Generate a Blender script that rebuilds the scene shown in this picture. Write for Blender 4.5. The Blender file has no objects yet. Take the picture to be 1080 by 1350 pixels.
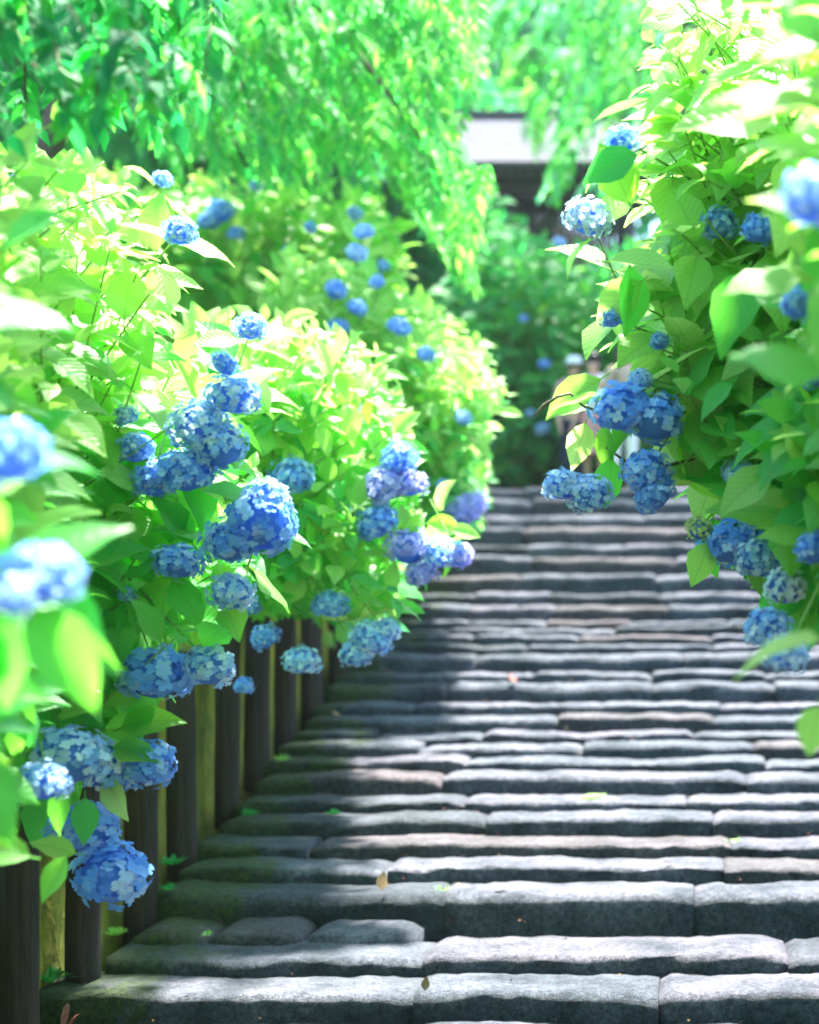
import bpy, math, random
import numpy as np
from mathutils import Vector, Matrix, noise

random.seed(7)
rng = np.random.default_rng(11)
SC = bpy.context.scene
C = SC.collection
F, PX, PY, ZC = 2230.0, 915.0, 780.0, 2.0     # focal length in photo pixels, principal point, eye height

# ------------------------------------------------------------------ camera
cam = bpy.data.cameras.new('camera')
co = bpy.data.objects.new('camera', cam); C.objects.link(co)
co.location = (0, 0, ZC); co.rotation_euler = (math.pi / 2, 0, 0)
cam.sensor_fit = 'HORIZONTAL'; cam.sensor_width = 36; cam.lens = F / 1080 * 36
cam.shift_x = (540 - PX) / 1080; cam.shift_y = (PY - 675) / 1080
cam.clip_start = 0.1; cam.clip_end = 600
cam.dof.use_dof = True; cam.dof.focus_distance = 6.6; cam.dof.aperture_fstop = 1.6
SC.camera = co

# ------------------------------------------------------------------ world, sun, exposure
SUN_EL, SUN_AZ = math.radians(69), math.radians(16)    # azimuth from +Y (behind the stairs) towards +X
w = bpy.data.worlds.new('World'); SC.world = w; w.use_nodes = True
nt = w.node_tree; nt.nodes.clear()
sky = nt.nodes.new('ShaderNodeTexSky'); sky.sky_type = 'NISHITA'; sky.sun_disc = False
sky.sun_elevation = SUN_EL; sky.sun_rotation = SUN_AZ; sky.air_density = 1.0; sky.dust_density = 0.6
bg = nt.nodes.new('ShaderNodeBackground'); bg.inputs[1].default_value = 0.12
wo = nt.nodes.new('ShaderNodeOutputWorld')
nt.links.new(sky.outputs[0], bg.inputs[0]); nt.links.new(bg.outputs[0], wo.inputs[0])
sl = bpy.data.lights.new('sun', 'SUN'); sl.energy = 5.0; sl.angle = math.radians(3.5); sl.color = (1, 0.96, 0.88)
so = bpy.data.objects.new('sun', sl); C.objects.link(so)
sd = Vector((math.sin(SUN_AZ) * math.cos(SUN_EL), math.cos(SUN_AZ) * math.cos(SUN_EL), math.sin(SUN_EL)))
so.rotation_euler = (-sd).to_track_quat('-Z', 'Y').to_euler(); so.location = (0, 0, 30)
SC.view_settings.view_transform = 'Standard'; SC.view_settings.look = 'None'
SC.view_settings.exposure = 2.95; SC.view_settings.gamma = 1
SC.render.engine = 'CYCLES'
SC.cycles.use_denoising = True
SC.cycles.max_bounces = 8; SC.cycles.transparent_max_bounces = 4

# ------------------------------------------------------------------ helpers
def at(px, py, t):
    return Vector(((px - PX) * t / F, t, ZC - (py - PY) * t / F))

def proj(p):
    return PX + p[0] * F / p[1], PY - (p[2] - ZC) * F / p[1]

def tag(o, label=None, cat=None, group=None, kind=None):
    if label: o['label'] = label
    if cat: o['category'] = cat
    if group: o['group'] = group
    if kind: o['kind'] = kind
    return o

def link(name, me, parent=None, loc=None):
    o = bpy.data.objects.new(name, me); C.objects.link(o)
    if loc is not None: o.location = loc
    if parent is not None: o.parent = parent
    return o

def empty(name, loc, **k):
    o = bpy.data.objects.new(name, None); C.objects.link(o); o.location = loc
    o.empty_display_size = 0.1
    return tag(o, **k)

def mesh(name, verts, faces, mats, smooth=True, uvs=None, midx=None):
    me = bpy.data.meshes.new(name)
    me.from_pydata([tuple(v) for v in verts], [], faces)
    for m in (mats if isinstance(mats, (list, tuple)) else [mats]): me.materials.append(m)
    if smooth: me.polygons.foreach_set('use_smooth', [True] * len(me.polygons))
    if midx is not None: me.polygons.foreach_set('material_index', midx)
    if uvs is not None:
        ul = me.uv_layers.new(name='UVMap')
        li = np.empty(len(me.loops), dtype=np.int32); me.loops.foreach_get('vertex_index', li)
        ul.data.foreach_set('uv', np.asarray(uvs, dtype=np.float32)[li].ravel())
    me.update()
    return me

def np_mesh(name, V, Fq, mats, midx=None, UV=None, smooth=True):
    """V (n,3) float, Fq (m,k) int of equal-size faces"""
    me = bpy.data.meshes.new(name)
    m, k = Fq.shape
    me.vertices.add(len(V)); me.vertices.foreach_set('co', V.astype(np.float32).ravel())
    me.loops.add(m * k); me.loops.foreach_set('vertex_index', Fq.astype(np.int32).ravel())
    me.polygons.add(m)
    me.polygons.foreach_set('loop_start', np.arange(0, m * k, k, dtype=np.int32))
    me.polygons.foreach_set('loop_total', np.full(m, k, dtype=np.int32))
    for mt in mats: me.materials.append(mt)
    if midx is not None: me.polygons.foreach_set('material_index', midx.astype(np.int32))
    me.polygons.foreach_set('use_smooth', np.full(m, smooth))
    if UV is not None:
        ul = me.uv_layers.new(name='UVMap'); ul.data.foreach_set('uv', UV[Fq.ravel()].astype(np.float32).ravel())
    me.update(calc_edges=True); me.validate()
    return me

def tube_data(pts, radii, n=7, V=None, Fc=None, cap=True):
    V = [] if V is None else V; Fc = [] if Fc is None else Fc
    b0 = len(V); pts = [Vector(p) for p in pts]
    u = None
    for i, p in enumerate(pts):
        d = (pts[min(i + 1, len(pts) - 1)] - pts[max(i - 1, 0)]).normalized()
        if u is None: u = d.orthogonal().normalized()
        u = (u - d * u.dot(d)).normalized(); v = d.cross(u)
        for k in range(n):
            a = 2 * math.pi * k / n
            V.append(p + (u * math.cos(a) + v * math.sin(a)) * radii[i])
    for i in range(len(pts) - 1):
        for k in range(n):
            a = b0 + i * n + k; b = b0 + i * n + (k + 1) % n
            Fc.append((a, b, b + n, a + n))
    if cap:
        Fc.append(tuple(b0 + k for k in reversed(range(n))))
        Fc.append(tuple(b0 + (len(pts) - 1) * n + k for k in range(n)))
    return V, Fc

def box_data(c, s, V=None, Fc=None, M=None):
    V = [] if V is None else V; Fc = [] if Fc is None else Fc
    b = len(V)
    for z in (-.5, .5):
        for y in (-.5, .5):
            for x in (-.5, .5):
                p = Vector((x * s[0], y * s[1], z * s[2]))
                if M is not None: p = M @ p
                V.append(p + Vector(c))
    for f in ((0, 2, 3, 1), (4, 5, 7, 6), (0, 1, 5, 4), (2, 6, 7, 3), (0, 4, 6, 2), (1, 3, 7, 5)):
        Fc.append(tuple(b + i for i in f))
    return V, Fc

# ------------------------------------------------------------------ materials
class N:
    def __init__(s, name):
        s.m = bpy.data.materials.new(name); s.m.use_nodes = True
        s.t = s.m.node_tree; s.t.nodes.clear()
        s.out = s.t.nodes.new('ShaderNodeOutputMaterial')
    def n(s, kind, **k):
        nd = s.t.nodes.new('ShaderNode' + kind)
        for a, b in k.items():
            if a.startswith('i_'):
                key = a[2:].replace('_', ' ')
                nd.inputs[int(key) if key.isdigit() else key].default_value = b
            else: setattr(nd, a, b)
        return nd
    def l(s, a, b): s.t.links.new(a, b)
    def math(s, op, a, b=None, clamp=False):
        nd = s.t.nodes.new('ShaderNodeMath'); nd.operation = op; nd.use_clamp = clamp
        for i, x in enumerate((a, b)):
            if x is None: continue
            if isinstance(x, (int, float)): nd.inputs[i].default_value = x
            else: s.l(x, nd.inputs[i])
        return nd.outputs[0]
    def ramp(s, fac, stops):
        nd = s.t.nodes.new('ShaderNodeValToRGB')
        while len(nd.color_ramp.elements) < len(stops): nd.color_ramp.elements.new(.5)
        for e, (p, c) in zip(nd.color_ramp.elements, stops):
            e.position = p; e.color = (*c, 1) if len(c) == 3 else c
        s.l(fac, nd.inputs[0]); return nd.outputs[0]
    def mix(s, fac, a, b, mode='MIX'):
        nd = s.t.nodes.new('ShaderNodeMix'); nd.data_type = 'RGBA'; nd.blend_type = mode
        for i, x in ((0, fac), (6, a), (7, b)):
            if isinstance(x, (int, float)): nd.inputs[i].default_value = x
            elif isinstance(x, tuple): nd.inputs[i].default_value = (*x, 1)
            else: s.l(x, nd.inputs[i])
        return nd.outputs[2]

def rnd_value(m):
    g = m.n('NewGeometry'); oi = m.n('ObjectInfo')
    return m.math('FRACT', m.math('ADD', g.outputs['Random Per Island'], oi.outputs['Random']))

def leaf_mat(name, stops, trans, tmix=.5, rough=.42, veins=True, spec=.5):
    m = N(name)
    r = rnd_value(m)
    col = m.ramp(r, stops)
    r2 = m.math('FRACT', m.math('MULTIPLY', r, 7.31))
    tcol = m.ramp(r2, trans)
    p = m.n('BsdfPrincipled', i_Roughness=rough)
    p.inputs['Specular IOR Level'].default_value = spec
    if veins:
        uv = m.n('TexCoord'); sx = m.n('SeparateXYZ'); m.l(uv.outputs['UV'], sx.inputs[0])
        a = m.math('ABSOLUTE', m.math('SUBTRACT', sx.outputs[0], .5))
        ph = m.math('SUBTRACT', m.math('MULTIPLY', sx.outputs[1], 8.5), m.math('MULTIPLY', a, 6.5))
        tri = m.math('ABSOLUTE', m.math('SUBTRACT', m.math('FRACT', ph), .5))          # 0.5 at vein
        vein = m.math('MULTIPLY', m.math('SUBTRACT', tri, .40), 10, clamp=True)
        rib = m.math('SUBTRACT', 1, m.math('MULTIPLY', a, 28), clamp=True)
        v = m.math('MAXIMUM', vein, rib)
        col = m.mix(m.math('MULTIPLY', v, .45), col, (.20, .42, .10))
        tcol = m.mix(m.math('MULTIPLY', v, .35), tcol, (.16, .34, .03))
        h = m.math('SUBTRACT', m.math('MULTIPLY', tri, -1.2), v)
        bp = m.n('Bump', i_Strength=.35, i_Distance=.004); m.l(h, bp.inputs['Height'])
        m.l(bp.outputs[0], p.inputs['Normal'])
    nz = m.n('TexNoise', i_Scale=9.0); oc = m.n('TexCoord'); m.l(oc.outputs['Object'], nz.inputs[0])
    col = m.mix(m.math('MULTIPLY', nz.outputs[0], .5), col, m.mix(1.0, col, (.62, .72, .6), 'MULTIPLY'))
    m.l(col, p.inputs['Base Color'])
    tr = m.n('BsdfTranslucent'); m.l(tcol, tr.inputs[0])
    mx = m.n('MixShader'); mx.inputs[0].default_value = tmix
    m.l(p.outputs[0], mx.inputs[1]); m.l(tr.outputs[0], mx.inputs[2]); m.l(mx.outputs[0], m.out.inputs[0])
    return m.m

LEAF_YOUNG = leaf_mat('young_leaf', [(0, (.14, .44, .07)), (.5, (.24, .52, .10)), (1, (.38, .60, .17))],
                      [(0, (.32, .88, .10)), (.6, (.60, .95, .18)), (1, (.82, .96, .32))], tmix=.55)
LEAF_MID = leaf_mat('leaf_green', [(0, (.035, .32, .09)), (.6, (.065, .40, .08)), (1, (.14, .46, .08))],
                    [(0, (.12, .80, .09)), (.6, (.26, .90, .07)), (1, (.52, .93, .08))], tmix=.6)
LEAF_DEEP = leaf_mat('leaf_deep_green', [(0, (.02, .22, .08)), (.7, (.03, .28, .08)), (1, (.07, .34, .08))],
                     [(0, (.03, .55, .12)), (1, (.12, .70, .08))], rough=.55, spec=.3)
TREE_LIGHT = leaf_mat('tree_leaf_light', [(0, (.05, .34, .06)), (.5, (.10, .42, .07)), (1, (.22, .48, .08))],
                      [(0, (.08, .70, .10)), (.6, (.22, .82, .10)), (1, (.48, .90, .12))], veins=False, tmix=.58, rough=.55, spec=.3)
TREE_MID = leaf_mat('tree_leaf', [(0, (.012, .20, .06)), (.6, (.025, .28, .075)), (1, (.07, .34, .10))],
                    [(0, (.04, .58, .10)), (.6, (.10, .74, .09)), (1, (.28, .84, .10))], veins=False, tmix=.55, rough=.6, spec=.25)
TREE_DEEP = leaf_mat('tree_leaf_deep', [(0, (.008, .12, .055)), (.6, (.014, .18, .08)), (1, (.03, .24, .09))],
                     [(0, (.02, .44, .11)), (1, (.06, .58, .12))], veins=False, tmix=.45, rough=.65, spec=.15)
TREE_PALE = leaf_mat('tree_leaf_pale', [(0, (.06, .34, .20)), (.6, (.12, .44, .28)), (1, (.26, .50, .35))],
                     [(0, (.10, .66, .30)), (.6, (.24, .80, .36)), (1, (.50, .90, .42))], veins=False, tmix=.55, rough=.6, spec=.2)
PALETTE = [LEAF_YOUNG, LEAF_MID, LEAF_DEEP]

def petal_mat(name, stops, trans):
    m = N(name)
    r = rnd_value(m)
    col = m.ramp(r, stops)
    p = m.n('BsdfPrincipled', i_Roughness=.6); p.inputs['Specular IOR Level'].default_value = .2
    m.l(col, p.inputs['Base Color'])
    tr = m.n('BsdfTranslucent'); tr.inputs[0].default_value = (*trans, 1)
    mx = m.n('MixShader'); mx.inputs[0].default_value = .38
    m.l(p.outputs[0], mx.inputs[1]); m.l(tr.outputs[0], mx.inputs[2]); m.l(mx.outputs[0], m.out.inputs[0])
    return m.m
PETAL = {
    'blue': petal_mat('blue_petal', [(0, (.10, .29, .90)), (.5, (.22, .46, .95)), (1, (.58, .74, .97))], (.24, .50, .98)),
    'light': petal_mat('light_blue_petal', [(0, (.20, .45, .90)), (.5, (.40, .63, .94)), (1, (.80, .88, .96))], (.45, .66, .96)),
    'white': petal_mat('pale_petal', [(0, (.55, .70, .85)), (1, (.78, .83, .87))], (.6, .75, .85)),
    'purple': petal_mat('violet_petal', [(0, (.30, .31, .78)), (.6, (.46, .46, .84)), (1, (.70, .66, .88))], (.46, .44, .9)),
    'bud': petal_mat('cream_bud_petal', [(0, (.50, .62, .22)), (1, (.75, .78, .42))], (.7, .8, .3)),
}
CORE = leaf_mat('flower_core', [(0, (.10, .28, .80)), (1, (.16, .36, .86))], [(0, (.14, .36, .92)), (1, (.14, .36, .92))], veins=False, rough=.7, spec=.1)

def stone_mat(name, c1, c2, moss=True):
    m = N(name)
    g = m.n('NewGeometry'); oi = m.n('ObjectInfo')
    pos = g.outputs['Position']
    n1 = m.n('TexNoise', i_Scale=3.2, i_Detail=6.0, i_Roughness=.62); m.l(pos, n1.inputs[0])
    n2 = m.n('TexNoise', i_Scale=38.0, i_Detail=5.0, i_Roughness=.7); m.l(pos, n2.inputs[0])
    col = m.ramp(n1.outputs[0], [(.34, c1), (.62, c2)])
    spk = m.ramp(n2.outputs[0], [(.36, (.38, .40, .43)), (.54, (1.0, 1.0, 1.0)), (.72, (1.45, 1.43, 1.45))])
    col = m.mix(.85, col, spk, 'MULTIPLY')
    tone = m.ramp(oi.outputs['Random'], [(0, (.74, .80, .82)), (.45, (1, 1, 1)), (.8, (1.05, 1.0, 1.03)), (1, (1.12, .98, 1.0))])
    col = m.mix(1.0, col, tone, 'MULTIPLY')
    rough = .82
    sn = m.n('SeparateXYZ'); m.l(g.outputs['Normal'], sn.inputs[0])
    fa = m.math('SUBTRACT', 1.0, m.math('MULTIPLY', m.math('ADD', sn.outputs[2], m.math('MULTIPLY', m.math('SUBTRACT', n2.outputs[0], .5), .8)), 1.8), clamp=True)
    col = m.mix(m.math('MULTIPLY', fa, .75), col, m.mix(1.0, col, (.36, .50, .60), 'MULTIPLY'))  # riser shade put into the colour: steep faces darker and bluer than treads
    if moss:
        sx = m.n('SeparateXYZ'); m.l(pos, sx.inputs[0])
        edge = m.n('MapRange', i_1=-1.75, i_2=-2.75); m.l(sx.outputs[0], edge.inputs[0])
        nm = m.n('TexNoise', i_Scale=2.4, i_Detail=5.0, i_Roughness=.65); m.l(pos, nm.inputs[0])
        k = m.math('ADD', m.math('MULTIPLY', nm.outputs[0], 1.0), m.math('MULTIPLY', edge.outputs[0], .60))
        fac = m.math('MULTIPLY', m.math('SUBTRACT', k, .80), 7.0, clamp=True)
        nm2 = m.n('TexNoise', i_Scale=30.0, i_Detail=3.0); m.l(pos, nm2.inputs[0])
        mcol = m.ramp(nm2.outputs[0], [(.3, (.012, .035, .010)), (.7, (.065, .105, .012))])
        col = m.mix(m.math('MULTIPLY', fac, .85), col, mcol)
    grit = m.n('TexNoise', i_Scale=170.0, i_Detail=2.0); m.l(pos, grit.inputs[0])
    col = m.mix(.8, col, m.ramp(grit.outputs[0], [(.38, (.55, .56, .58)), (.5, (1, 1, 1)), (.64, (1.5, 1.5, 1.5))]), 'MULTIPLY')
    p = m.n('BsdfPrincipled', i_Roughness=rough); p.inputs['Specular IOR Level'].default_value = .35
    m.l(col, p.inputs['Base Color'])
    n3 = m.n('TexNoise', i_Scale=120.0, i_Detail=4.0, i_Roughness=.75); m.l(pos, n3.inputs[0])
    n4 = m.n('TexNoise', i_Scale=14.0, i_Detail=5.0, i_Roughness=.6); m.l(pos, n4.inputs[0])
    h = m.math('ADD', m.math('MULTIPLY', n3.outputs[0], .5), n4.outputs[0])
    bp = m.n('Bump', i_Strength=1.0, i_Distance=.045); m.l(h, bp.inputs['Height']); m.l(bp.outputs[0], p.inputs['Normal'])
    m.l(p.outputs[0], m.out.inputs[0])
    return m.m
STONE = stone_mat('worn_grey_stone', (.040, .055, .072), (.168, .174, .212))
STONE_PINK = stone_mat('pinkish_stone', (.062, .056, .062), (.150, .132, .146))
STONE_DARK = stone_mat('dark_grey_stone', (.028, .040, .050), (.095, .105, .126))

def noisy_mat(name, c1, c2, scale=6, rough=.85, bump=.5, stretch=(1, 1, 1), dist=.02, detail=6):
    m = N(name)
    tc = m.n('TexCoord'); mp = m.n('Mapping'); mp.inputs['Scale'].default_value = stretch
    m.l(tc.outputs['Object'], mp.inputs[0])
    n1 = m.n('TexNoise', i_Scale=scale, i_Detail=detail, i_Roughness=.65); m.l(mp.outputs[0], n1.inputs[0])
    col = m.ramp(n1.outputs[0], [(.3, c1), (.7, c2)])
    p = m.n('BsdfPrincipled', i_Roughness=rough); p.inputs['Specular IOR Level'].default_value = .3
    m.l(col, p.inputs['Base Color'])
    n2 = m.n('TexNoise', i_Scale=scale * 6, i_Detail=4.0); m.l(mp.outputs[0], n2.inputs[0])
    bp = m.n('Bump', i_Strength=bump, i_Distance=dist); m.l(n2.outputs[0], bp.inputs['Height']); m.l(bp.outputs[0], p.inputs['Normal'])
    m.l(p.outputs[0], m.out.inputs[0])
    return m.m
WOOD = noisy_mat('weathered_log', (.010, .009, .010), (.075, .050, .040), 9, .8, 1.0, (4, 4, .22))
BARK = noisy_mat('bark', (.03, .022, .018), (.12, .085, .06), 8, .9, .9, (2, 2, .5))
STEM = noisy_mat('green_stem', (.10, .26, .05), (.28, .42, .10), 10, .6, .3)
TWIG = noisy_mat('brown_twig', (.07, .05, .03), (.20, .15, .09), 12, .7, .5)
EARTH = noisy_mat('leaf_litter_earth', (.018, .022, .014), (.075, .062, .035), 3, .95, .9)
MOSSWALL = noisy_mat('mossy_wall', (.06, .09, .015), (.42, .37, .035), 4.0, .95, 1.0, (1, 1, .6), .03)
ROOFM = noisy_mat('weathered_shingle', (.07, .068, .082), (.155, .152, .18), 7, .95, .5, (1, 4, 4))
DARKWOOD = noisy_mat('dark_timber', (.012, .012, .018), (.04, .036, .045), 7, .7, .4, (1, 1, .4))
GROUND_PATH = noisy_mat('path_earth', (.06, .065, .06), (.13, .13, .12), 4, .95, .6)
DRY = noisy_mat('dry_leaf', (.16, .08, .03), (.32, .22, .10), 20, .7, .3)
RED_DRY = noisy_mat('reddish_dry_leaf', (.16, .04, .03), (.30, .10, .07), 20, .7, .3)

# ------------------------------------------------------------------ stair rows: (back line in photo px) -> depth and height
ROWY = [1348, 1287, 1240, 1217, 1161, 1130, 1102, 1070, 1048, 1018, 1000, 977, 963, 942, 926, 898, 885, 861, 849, 837, 828, 817, 799, 782, 759, 734, 719, 697, 679, 658, 642]
D = .36
rows = []
t = 6.95
for y in ROWY:
    tb = t + D if y > PY else t
    rows.append((t, ZC - (y - PY) * tb / F)); t += D
T_TOP = t; Z_TOP = rows[-1][1]
XL, XR = -2.68, 1.75

def stair_z(y):
    if y <= rows[0][0]: return rows[0][1] - .13
    if y >= T_TOP: return Z_TOP
    i = (y - rows[0][0]) / D; k = int(i); f = i - k
    a = rows[k][1]; b = rows[min(k + 1, len(rows) - 1)][1]
    return a + (b - a) * f

def ground_z(x, y):
    z = stair_z(y)
    zs = z
    if x < XL - .3:
        e = XL - .3 - x
        z = zs + .62 + min(e * .42, 3.2) + .10 * noise.noise(Vector((x * .7, y * .7, 0)))
    elif x > XR + .15:
        e = x - XR - .15
        z = zs + .35 * min(e * 3, 1) + min(e * .45, 3.0) + .08 * noise.noise(Vector((x * .7, y * .7, 3)))
    elif XL - .3 <= x <= XR + .15:
        if rows[0][0] - .05 < y < T_TOP - .1: z = zs - .34
        else: z = zs - .02
    if y > 31:
        z += min((y - 31) * .30, 16)
    return z

xs = sorted(set([-220, -150, -100, -60, -40, -28, -20, -15, -12, -10, 20, 28, 40, 60, 100, 160, 220] + [round(-9 + i * .5, 2) for i in range(12)] +
     [-3.2, -2.985, -2.97, -2.6, -2, -1, 0, 1, 1.6, 1.88, 1.91, 2.1] + [2.5 + i * .7 for i in range(16)]))
ys = sorted(set([-200, -120, -60, -30, -15, -8, -4, 0, 2, 4, 5, 6, 6.6, 6.88, 6.93] + [round(7.2 + i * .36, 2) for i in range(31)] + [17.98, 18.05, 18.2] +
     [18.6 + i * .8 for i in range(16)] + [31.01, 34, 38, 43, 50, 60, 75, 90, 120, 200, 320]))
V = [(x, y, ground_z(x, y)) for y in ys for x in xs]
nx = len(xs)
Fc = [(j * nx + i, j * nx + i + 1, (j + 1) * nx + i + 1, (j + 1) * nx + i) for j in range(len(ys) - 1) for i in range(nx - 1)]
tag(link('ground', mesh('ground', V, Fc, EARTH)), 'dark leaf-littered hillside earth under the shrubs', kind='structure')
# landing path on top of the stairs
V = []; Fc = []
for j in range(13):
    y = T_TOP - .05 + j * 1.0
    for i in range(9):
        x = XL + .1 + i * (XR - XL - .2) / 8
        V.append((x, y, Z_TOP + .03 + .012 * noise.noise(Vector((x * 2, y * 2, 1)))))
for j in range(12):
    for i in range(8):
        Fc.append((j * 9 + i, j * 9 + i + 1, (j + 1) * 9 + i + 1, (j + 1) * 9 + i))
tag(link('path', mesh('path', V, Fc, GROUND_PATH)), 'shaded earth path at the head of the steps', kind='structure')

# ------------------------------------------------------------------ step stones
JOINTS = {0: [545, 980], 1: [545, 868], 2: [555, 1040], 3: [270, 395, 545], 4: [585, 915], 5: [510, 955], 6: [405, 965], 7: [640, 940], 8: [612],
          9: [582, 985], 10: [612, 1010], 11: [550, 768, 995], 12: [488, 635, 915], 13: [735, 940], 14: [545, 790, 950], 15: [590, 860],
          16: [700, 860], 17: [625, 900], 18: [690, 940], 19: [620, 760, 940], 20: [590, 810], 21: [615, 720, 830], 22: [620, 730, 880],
          23: [625, 725, 870], 24: [685, 865], 25: [700, 890], 26: [695, 820], 27: [690, 830, 930], 28: [720, 850], 29: [700, 800], 30: [690, 810, 920]}
PINKS = {(3, 0), (3, 1), (9, 0), (11, 3), (13, 1), (5, 2), (6, 1), (19, 2), (21, 2), (24, 0), (25, 1), (27, 1), (27, 2), (29, 1), (22, 2)}
DARKS = {(0, 0), (2, 2), (4, 0), (7, 0), (8, 0), (15, 0), (23, 0), (23, 2), (26, 0), (18, 0), (20, 2)}

def stone(x0, x1, y0, y1, zb, z1, seed, r, wav=.028, rl=.045, ra=.018):
    L = x1 - x0
    n = max(8, int(L / .05))
    prof = [(.012, zb), (.0, zb + (z1 - zb) * .5), (.0, z1 - r)]
    for a in (25, 50, 72): prof.append((r * (1 - math.cos(math.radians(a))), z1 - r + r * math.sin(math.radians(a))))
    prof += [(r * 1.15, z1), ((y1 - y0) * .55, z1 + .003), (y1 - y0, z1 - .004), (y1 - y0, zb)]
    V = []; Fc = []
    m = len(prof)
    for i in range(n + 1):
        u = i / n; x = x0 + u * L
        de = min(u, 1 - u) * L
        k = max(0, 1 - de / rl); k = k * k
        s1 = noise.noise(Vector((x * 1.7, seed * 3.1, .3))); s2 = noise.noise(Vector((x * 6.5, seed * 1.7, 9)))
        s3 = noise.noise(Vector((x * 17, seed * 2.3, 5)))
        fy = .05 * s1 + .026 * s2 + .014 * s3
        fz = wav * noise.noise(Vector((x * 1.5, seed * 5.3, 4))) + .010 * noise.noise(Vector((x * 5, seed, 7))) + .005 * s3
        cr = 1 + .9 * noise.noise(Vector((x * 3, seed * 9.1, 2)))
        for j, (py, pz) in enumerate(prof):
            py2 = py
            if 3 <= j <= 6: py2 = py * max(cr, .3)
            jit = .013 * noise.noise(Vector((x * 13, j * 1.3, seed)))
            top = 1 if j >= 3 else (.4 if j == 2 else 0)
            yy = y0 + py2 + (fy + jit if j < m - 2 else 0) + (k * ra if j < 7 else 0)
            zz = pz + fz * top + jit * top * .6 - (k * ra * top)
            V.append((x, yy, zz))
    for i in range(n):
        for j in range(m - 1):
            a = i * m + j
            Fc.append((a, a + m, a + m + 1, a + 1))
    Fc.append(tuple(range(m))); Fc.append(tuple(n * m + j for j in reversed(range(m))))
    return V, Fc

stairs = empty('stone_staircase', (XL, rows[0][0], rows[0][1] - .2), kind='structure', label='long flight of uneven worn grey stone steps climbing between the shrubs')
prev_z = rows[0][1] - .14
for k, (ty, z) in enumerate(rows):
    S = F / ty
    js = [(px - PX) / S for px in JOINTS[k]]
    xe = XR + random.uniform(-.04, .04)
    xl = XL + random.uniform(-.03, .02) - (.18 if k in (0, 1) else 0)
    if k == 3: xe = js[-1]; js = js[:-1]; z_here = z + .028
    else: z_here = z
    # carry on with irregular lengths to the right edge
    x = js[-1] if js else xl
    while xe - x > 1.5:
        x += random.uniform(.75, 1.35); 
        if xe - x > .35: js.append(x)
    cuts = [xl] + js + [xe]
    rise = z_here - prev_z
    for i in range(len(cuts) - 1):
        a, b = cuts[i] + .0015, cuts[i + 1] - .0015
        dz = random.uniform(-.012, .012)
        r = min(.07, max(.022, rise * .45)) * random.uniform(.8, 1.2)
        if k == 3: r = .06
        V, Fc = stone(a, b, ty + random.uniform(-.022, .022), ty + D + .10, z_here - max(rise, .05) - .09, z_here + dz, k * 13.7 + i * 5.1, r, .026 if k == 3 else random.uniform(.018, .034), .12 if k == 3 else random.uniform(.02, .11), .045 if k == 3 else random.uniform(.003, .026))
        if k in (1, 2) and k == 2:
            pass
        c = Vector((a, ty, z_here))
        V = [Vector(v) - c for v in V]
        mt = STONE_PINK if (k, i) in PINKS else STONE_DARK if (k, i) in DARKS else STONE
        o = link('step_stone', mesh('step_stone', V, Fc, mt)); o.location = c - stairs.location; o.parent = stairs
        if k == 3: o['label'] = 'small rounded pinkish stone on the lower tread' if i < 2 else 'small rounded light grey stone on the lower tread'
    prev_z = z

# ------------------------------------------------------------------ mossy retaining wall behind the posts
V = []; Fc = []
yy = [5.0 + i * .14 for i in range(97)]
for y in yy:
    zb = stair_z(y) - .45; zt = stair_z(y) + .78 + .03 * noise.noise(Vector((y * 2, 0, 0)))
    for j in range(9):
        z = zb + (zt - zb) * j / 8
        V.append((XL - .20 - .02 * j / 8 + .035 * noise.noise(Vector((y * 2.2, z * 3.5, 4))), y, z))
    V.append((XL - .55, y, zt + .02))
n = 10
for i in range(len(yy) - 1):
    for j in range(n - 1):
        a = i * n + j
        Fc.append((a, a + n, a + n + 1, a + 1))
wall = tag(link('retaining_wall', mesh('retaining_wall', V, Fc, MOSSWALL)), 'yellow-green moss-covered retaining wall behind the row of log posts', 'wall')

# ------------------------------------------------------------------ log posts
POSTS = [(50, 1352, 'thick log post at the bottom left corner of the steps, top cut flat'),
         (131, 1285, 'dark log post beside the second step, right below the lowest blue flower heads'),
         (207, 1215, 'log post directly behind the lowest hanging blue blooms'),
         (260, 1130, 'log post whose top meets the pair of blue blooms at its head'),
         (315, 1065, 'dark log post just above a patch of green weeds, fifth from the corner'),
         (355, 1018, 'dark straight log post under a single round blue bloom'),
         (390, 975, 'lighter brown log post under the small round blue bloom'),
         (425, 940, 'log post between the lighter brown post and the grass-fringed post'),
         (458, 924, 'last clear log post with reddish dry fronds at its foot')]
for i, (pr, by, lab) in enumerate(POSTS):
    S = (PX - pr) / 2.67; ty = F / S
    r = .075 + random.uniform(-.004, .006)
    z0 = ZC - (by - PY) / S - .12
    if i == 0: z0 -= .05
    h = 1.17 + random.uniform(-.04, .05)
    pts = []; rad = []
    lean = (random.uniform(-.012, .012), random.uniform(-.02, .02))
    for j in range(9):
        u = j / 8
        pts.append((lean[0] * u + .004 * noise.noise(Vector((j * .7, i, 0))), lean[1] * u, u * h)); rad.append(r * (1.03 - .06 * u) * (1 + .03 * noise.noise(Vector((j, i * 3, 1)))))
    pts.append((pts[-1][0], pts[-1][1], h + .012)); rad.append(r * .86)
    V, Fc = tube_data(pts, rad, 18)
    V = [v + Vector((.004 * noise.noise(v * 9 + Vector((i, 0, 0))), .004 * noise.noise(v * 9 + Vector((0, i, 5))), 0)) for v in V]
    o = tag(link('log_post', mesh('log_post', V, Fc, WOOD), loc=(-2.67 - r, ty, z0)), lab, 'post', 'log posts along the left edge of the steps')

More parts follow.
